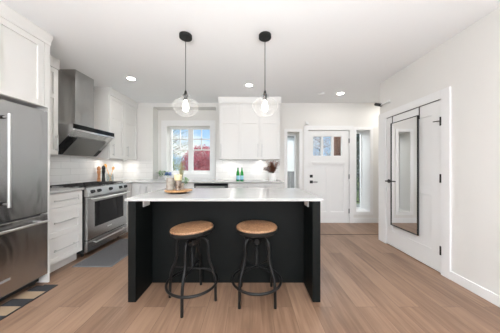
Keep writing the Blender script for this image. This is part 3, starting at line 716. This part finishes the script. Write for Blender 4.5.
# smoke detector, wall sensor, door camera
t = thing('smoke_detector', 'flat white smoke detector on the ceiling near the front door', 'smoke detector', (1.36, 3.72, CZ))
obj('base', lathe(BM(), [(.055, -.012), (.06, -.0005)], (1.36, 3.72, CZ), 32), 'plastic', t, smooth=True)
obj('cover', lathe(BM(), [(.03, -.028), (.045, -.024), (.05, -.012)], (1.36, 3.72, CZ), 32), 'plastic', t, smooth=True)
sx, sz = fx(306.3), 1.22+43.5*s
t = thing('wall_sensor', 'small white wall sensor above the left corner of the front door casing', 'sensor', (sx, YB, sz))
obj('bracket', box(BM(), sx-.012, sx+.012, YB-.03, YB, sz+.0, sz+.05), 'plastic', t, bevel=.003)
obj('head', box(BM(), sx-.03, sx+.03, YB-.07, YB-.028, sz-.035, sz+.02), 'plastic', t, bevel=.008)
t = thing('security_camera', 'tiny dark security camera on a white arm at the closet casing corner', 'camera', (XR, 3.16, 2.26))
bm = BM(); tube(bm, [(XR, 3.05, 2.245), (XR-.02, 3.05, 2.245)], .022, 16); tube(bm, [(XR-.015, 3.06, 2.245), (XR-.03, 3.22, 2.235)], .011, 10)
obj('arm', bm, 'plastic', t, smooth=True)
obj('head', tube(BM(), [(XR-.028, 3.20, 2.235), (XR-.05, 3.31, 2.285)], .024, 16), 'rubber', t, smooth=True)

# wall outlets on the backsplash
for (x, z, lab) in ((-2.43, 1.11, 'white outlet plate on the backsplash in the kitchen corner'), (-.17, 1.11, 'white outlet plate on the backsplash beside the green bottles'), (.02+.02, 1.11, 'white switch plate on the backsplash left of the dried plant')):
    t = thing('outlet_plate', lab, 'outlet', (x, YB-.008, z), 'plates on the backsplash')
    obj('plate', box(BM(), x-.036, x+.036, YB-.013, YB-.008, z-.058, z+.058), 'plastic', t, bevel=.002)
    for dz in (-.02, .02): obj('socket', box(BM(), x-.016, x+.016, YB-.0145, YB-.013, z+dz-.014, z+dz+.014), 'ceramic', t)

# ================================================================ SMALL THINGS
# rugs
t = thing('striped_rug', 'black and tan striped rug lying before the fridge', 'rug', (-2.1, 1.6, 0))
obj('weave', box(BM(), -2.19, -1.995, 1.24, 1.998, .0005, .005), 'rug', t)
bm = BM(); box(bm, -1.995, -1.98, 1.24, 2.014, .0005, .0055); box(bm, -2.12, -1.995, 1.998, 2.014, .0005, .0055)
obj('border', bm, 'rubber', t)
t = thing('floor_mat', 'speckled grey floor mat before the range', 'mat', (-1.93, 2.8, 0))
obj('pile', box(BM(), -2.155, -1.70, 2.39, 3.28, .0005, .010), 'mat_grey', t, bevel=.003)
bm = BM(); box(bm, -2.17, -1.685, 2.375, 2.39, .0005, .009); box(bm, -2.17, -1.685, 3.28, 3.295, .0005, .009); box(bm, -2.17, -2.155, 2.39, 3.28, .0005, .009); box(bm, -1.70, -1.685, 2.39, 3.28, .0005, .009)
obj('edging', bm, 'fence', t)

def leaf(bm, base, direction, length, width, droop=.3):
    d = Vector(direction).normalized(); up = Vector((0, 0, 1)); sd = d.cross(up)
    sd = sd.normalized() if sd.length > .05 else Vector((1, 0, 0)); nn = sd.cross(d)
    b = Vector(base); m_ = b+d*length*.5+nn*length*.08; e = b+d*length-Vector((0, 0, droop*length))
    q = [b, m_+sd*width/2-nn*width*.15, e, m_-sd*width/2-nn*width*.15]
    v = [bm.verts.new(p) for p in q]; c_ = bm.verts.new(m_)
    for i in range(4): bm.faces.new((v[i], v[(i+1) % 4], c_))
# serving board with its decor on the island
bx_, by_ = -.780, 2.13
t = thing('serving_board', 'round wooden serving board on a dark foot on the island top', 'tray', (bx_, by_, IT))
obj('board', lathe(BM(), [(.134, .018), (.144, .022), (.146, .030), (.140, .034)], (bx_, by_, IT), 48), 'board', t, smooth=True)
obj('foot', lathe(BM(), [(.088, .0005), (.090, .004), (.090, .018)], (bx_, by_, IT), 32), 'darkwood', t, smooth=True)
BZ = IT+.0345
px, py = -.866, 2.115
t = thing('ceramic_pot', 'grey ribbed ceramic pot left on the serving board', 'pot', (px, py, BZ))
bm = BM(); pr = [(.037, .0)]
for k in range(16): z = .006+k*.0075; pr += [(.0405, z), (.039, z+.004)]
pr += [(.0405, .130), (.036, .130), (.036, .02)]
obj('pot', lathe(bm, pr, (px, py, BZ), 36), 'stone', t, smooth=True)
px, py = -.770, 2.085
t = thing('candle_holder', 'mottled brown glass candle holder on the serving board', 'candle holder', (px, py, BZ))
obj('cup', lathe(BM(), [(.028, 0), (.032, .004), (.024, .018), (.036, .042), (.039, .070), (.034, .098), (.037, .104), (.03, .106)], (px, py, BZ), 32), 'mercury', t, smooth=True)
t = thing('pillar_candle', 'cream pillar candle standing in the glass holder', 'candle', (px, py, BZ+.1065))
obj('wax', lathe(BM(), [(.037, 0), (.039, .003), (.039, .056), (.035, .060), (.004, .056)], (px, py, BZ+.1065), 32), 'wax', t, smooth=True)
obj('wick', tube(BM(), [(px, py, BZ+.166), (px+.002, py, BZ+.18)], .0012, 6), 'rubber', t)
px, py = -.775, 2.195
t = thing('potted_plant', 'small plant with airy stems and green leaves behind the candle', 'plant', (px, py, BZ))
obj('pot', lathe(BM(), [(.026, .0), (.034, .045), (.036, .07), (.032, .07), (.030, .05)], (px, py, BZ), 28), 'stone', t, smooth=True)
st = BM(); lf = BM(); gr = BM()
for k in range(26):
    a = random.uniform(0, 2*PI); r = random.uniform(.01, .075); h = random.uniform(.15, .29)
    e = Vector((px+r*math.cos(a), py+r*math.sin(a)*.5, BZ+.06+h)); b = Vector((px, py, BZ+.055)); m_ = (b+e)/2+Vector((0, 0, .02))
    pts = catmull([b, m_, e], 4); tube(st, pts, .0009, 5)
    for q in pts[3:]:
        for _ in range(2): leaf(lf, q, (random.uniform(-1, 1), random.uniform(-1, 1), random.uniform(.2, 1)), random.uniform(.012, .022), .006, .1)
for k in range(46):
    q = Vector((px+random.uniform(.02, .075), py+random.uniform(-.035, .035), BZ+random.uniform(.045, .125)))
    leaf(gr, q, (random.uniform(-.4, 1), random.uniform(-1, 1), random.uniform(-.3, .6)), random.uniform(.02, .034), .018)
obj('stem', st, 'stem', t); obj('sprig', lf, 'springleaf', t); obj('leaves', gr, 'leaf', t)
# trailing plant in the niche
px, py = -1.86, 4.35
t = thing('flower_pot', 'white pot of green leaves and blue flowers left of the kitchen window', 'plant', (px, py, CT))
obj('pot', lathe(BM(), [(.055, .0005), (.075, .05), (.088, .085), (.082, .085), (.076, .065)], (px, py, CT), 28), 'ceramic', t, smooth=True)
gr = BM(); bl = BM()
for k in range(110):
    a = random.uniform(0, 2*PI); q = Vector((px-.09+random.uniform(-.10, .14), py+random.uniform(-.07, .05), CT+.08+random.uniform(-.02, .10)))
    leaf(gr, q, (math.cos(a), math.sin(a), random.uniform(-.2, .7)), random.uniform(.04, .07), .028)
for k in range(130):
    a = random.uniform(0, 2*PI); q = Vector((px+random.uniform(-.02, .10), py+random.uniform(-.07, .04), CT+.09+random.uniform(0, .065)))
    leaf(bl, q, (math.cos(a), math.sin(a), random.uniform(0, .7)), .036, .03)
obj('leaves', gr, 'leaf', t); obj('petals', bl, 'blueflower', t)
# green bottles
for px, lab in ((-.235, 'green glass water bottle with blue label on the back counter, left of the pair'), (-.158, 'green glass water bottle with blue label on the back counter, right of the pair')):
    py = 3.80; t = thing('water_bottle', lab, 'bottle', (px, py, CT), 'green bottles on the back counter')
    b = obj('bottle', lathe(BM(), [(.030, .0005), (.034, .006), (.034, .135), (.030, .165), (.016, .205), (.0125, .225), (.0125, .250)], (px, py, CT), 28), 'greenglass', t, smooth=True)
    l = obj('label', lathe(BM(), [(.0345, .03), (.0347, .032), (.0347, .108), (.0345, .110)], (px, py, CT), 28, cap=False), 'label', t, smooth=True, label='pale blue label')
    obj('label_band', lathe(BM(), [(.0349, .018), (.0349, .034)], (px, py, CT), 28, cap=False), 'labeldark', t)
    obj('cap', lathe(BM(), [(.0145, .250), (.0145, .266), (.012, .268)], (px, py, CT), 20), 'steel', t, smooth=True)
# dried plant in white vase
px, py = .445, 3.86
t = thing('dried_plant', 'dried red brown leaves in a white vase on the back counter', 'plant', (px, py, CT))
v_ = obj('vase', lathe(BM(), [(.062, .0005), (.068, .006), (.068, .150), (.064, .155), (.060, .150), (.060, .05)], (px, py, CT), 32), 'ceramic', t, smooth=True)
st = BM(); lf = BM()
for k in range(46):
    a = random.uniform(0, 2*PI); r = random.uniform(.02, .13); h = random.uniform(.08, .24)
    if k < 5: a = PI+random.uniform(-.3, .3); r = random.uniform(.12, .17); h = random.uniform(.05, .11)
    b = Vector((px+.02*math.cos(a), py+.02*math.sin(a), CT+.13)); e = Vector((px+r*math.cos(a), py+r*math.sin(a), CT+.15+h))
    pts = catmull([b, (b+e)/2+Vector((0, 0, .03)), e], 4); tube(st, pts, .0015, 5)
    for q in pts[2:]:
        for _ in range(3): leaf(lf, q, (math.cos(a)+random.uniform(-.8, .8), math.sin(a)+random.uniform(-.8, .8), random.uniform(-.3, 1.2)), random.uniform(.03, .05), .018, .15)
obj('stems', st, 'bark', t); obj('dried_leaves', lf, 'dried', t)
# by the range: mills, jar with spoons
def mill(px, py, h, m, nm, lab):
    t = thing(nm, lab, 'pepper mill', (px, py, CT))
    k = h/.30
    obj('body', lathe(BM(), [(.030, .0005), (.031, .01), (.027, .04*k), (.021, .10*k), (.020, .14*k), (.026, .175*k), (.028, .20*k), (.022, .212*k)], (px, py, CT), 28), m, t, smooth=True)
    obj('head', lathe(BM(), [(.022, .213*k), (.028, .225*k), (.029, .25*k), (.022, .275*k), (.010, .282*k)], (px, py, CT), 28), m, t, smooth=True)
    obj('knob', lathe(BM(), [(.006, .282*k), (.010, .288*k), (.010, .294*k), (.005, h)], (px, py, CT), 16), 'chrome', t, smooth=True)
mill(-2.705, 3.49, .30, 'copper', 'pepper_mill', 'tall orange brown wooden pepper mill beside the range')
mill(-2.640, 3.515, .315, 'mill', 'pepper_mill', 'tall black pepper mill beside the brown wooden mill')
px, py = -2.625, 3.66
t = thing('glass_jar', 'clear glass jar holding wooden spoons right of the pepper mills', 'jar', (px, py, CT))
obj('jar', lathe(BM(), [(.052, .001), (.056, .006), (.056, .150), (.053, .150), (.052, .008), (.004, .008)], (px, py, CT), 32), 'jar', t, smooth=True)
for (ex, ey, ez, lab) in ((-.06, -.02, .275, 'wooden spoon leaning left in the glass jar'), (.03, .03, .225, 'wooden spoon leaning right in the glass jar')):
    b = Vector((px-ex*.4, py, CT+.011)); e = Vector((px+ex, py+ey, CT+ez)); d = (e-b).normalized()
    t = thing('wooden_spoon', lab, 'spoon', tuple(b), 'spoons in the glass jar')
    obj('shaft', tube(BM(), [b, e], .005, 8), 'spoon', t)
    bm = BM(); tube(bm, [e-d*.01, e+d*.01, e+d*.03, e+d*.05, e+d*.06], [.006, .018, .023, .018, .006], 12)
    obj('bowl', bm, 'spoon', t, smooth=True)

# ================================================================ OUTSIDE
def tree(name, lab, cx, cy, h, cr, cz0, cz1, leafm, n, ls, trunk=.07, nb=26, seed=1, group='trees outside'):
    rnd = random.Random(seed)
    t = thing(name, lab, 'tree', (cx, cy, -.13), group)
    bm = BM(); tube(bm, catmull([(cx, cy, -.13), (cx+.05, cy, (cz0+.2)/2), (cx, cy, cz0+.3), (cx+.04, cy, cz1-.2)], 4), [trunk*(1-.06*k) for k in range(13)], 8)
    lf = BM()
    for k in range(nb):
        a = rnd.uniform(0, 2*PI); z = rnd.uniform(cz0, cz1-.1); f = math.sqrt(max(.1, 1-((z-(cz0+cz1)/2)/((cz1-cz0)/2))**2))
        e = Vector((cx+cr*f*math.cos(a)*.95, cy+cr*f*math.sin(a)*.95, z+.2)); b = Vector((cx, cy, max(.3, z-.35)))
        tube(bm, [b, (b+e)/2+Vector((0, 0, .05)), e], [trunk*.2, trunk*.1, .004], 5)
    for k in range(n):
        a = rnd.uniform(0, 2*PI); u = rnd.uniform(-1, 1); r = rnd.random()**.4
        q = Vector((cx+cr*r*math.sqrt(1-u*u)*math.cos(a), cy+cr*r*math.sqrt(1-u*u)*math.sin(a), (cz0+cz1)/2+(cz1-cz0)/2*r*u))
        leaf(lf, q, (rnd.uniform(-1, 1), rnd.uniform(-1, 1), rnd.uniform(-1, 1)), ls*rnd.uniform(.7, 1.3), ls*.6)
    obj('trunk', bm, 'bark', t); obj('crown', lf, leafm, t)
tree('maple_tree', 'red leaved tree seen through the right kitchen window sash', -2.45, 10.0, 2.5, 1.08, -.1, 2.35, 'redleaf', 10500, .085, seed=3)
tree('spring_tree', 'tall thin tree with sparse yellow green leaves seen through the left kitchen sash', -4.9, 12.0, 4.8, 1.3, .6, 4.6, 'springleaf', 2600, .06, seed=4, nb=60)
tree('green_shrub', 'low yellow green shrub seen at the bottom of the left kitchen sash', -3.15, 7.6, 1.5, .62, -.1, 1.62, 'springleaf', 2600, .06, trunk=.04, seed=5)
tree('evergreen_tree', 'dark evergreen seen through the narrow window right of the door', 4.75, 8.3, 4.4, .95, .2, 4.4, 'darkleaf', 8500, .11, seed=6)
tree('blossom_tree', 'pale blossoming tree seen through the lites of the front door', 4.3, 12.0, 4.2, 1.3, 1.1, 4.3, 'blossom', 3400, .085, seed=8)
t = thing('porch_post', 'dark brown wooden porch post seen through the right lite of the front door', 'post', (2.56, 5.7, -.02))
obj('shaft', box(BM(), 2.44, 2.80, 5.6, 5.82, -.02, 3.1), 'redwood', t, bevel=.01)
obj('plinth', box(BM(), 2.42, 2.82, 5.58, 5.84, -.02, .15), 'redwood', t, bevel=.01)
t = thing('porch_railing', 'black porch railing seen through the narrow window right of the door', 'railing', (3.3, 6.3, -.02))
bm = BM(); box(bm, 2.9, 3.85, 6.28, 6.32, .95, 1.0); box(bm, 2.9, 3.85, 6.285, 6.315, .08, .12); obj('rail', bm, 'black', t)
for k in range(10): obj('baluster', box(BM(), 2.92+k*.1, 2.94+k*.1, 6.29, 6.31, .10, .96), 'black', t)
for x in (2.88, 3.85): obj('post', box(BM(), x-.03, x+.03, 6.27, 6.33, -.02, 1.05), 'black', t)
t = thing('neighbour_house', 'white neighbouring house wall seen through the narrow window left of the door', 'house', (1.7, 10.4, -.13))
obj('wall', box(BM(), .6, 2.85, 9.4, 12.0, -.13, 2.62), 'siding', t)
obj('roof_edge', box(BM(), .5, 2.95, 9.3, 12.1, 2.62, 2.72), 'fence', t)
t = thing('garden_fence', 'grey boarded fence seen through the narrow window left of the door', 'fence', (1.6, 7.2, -.13))
for k in range(8): obj('board', box(BM(), .9+k*.2, 1.09+k*.2, 7.2, 7.23, -.13, 1.02), 'fence', t)
obj('rail', box(BM(), .88, 2.5, 7.18, 7.26, 1.02, 1.06), 'fence', t)
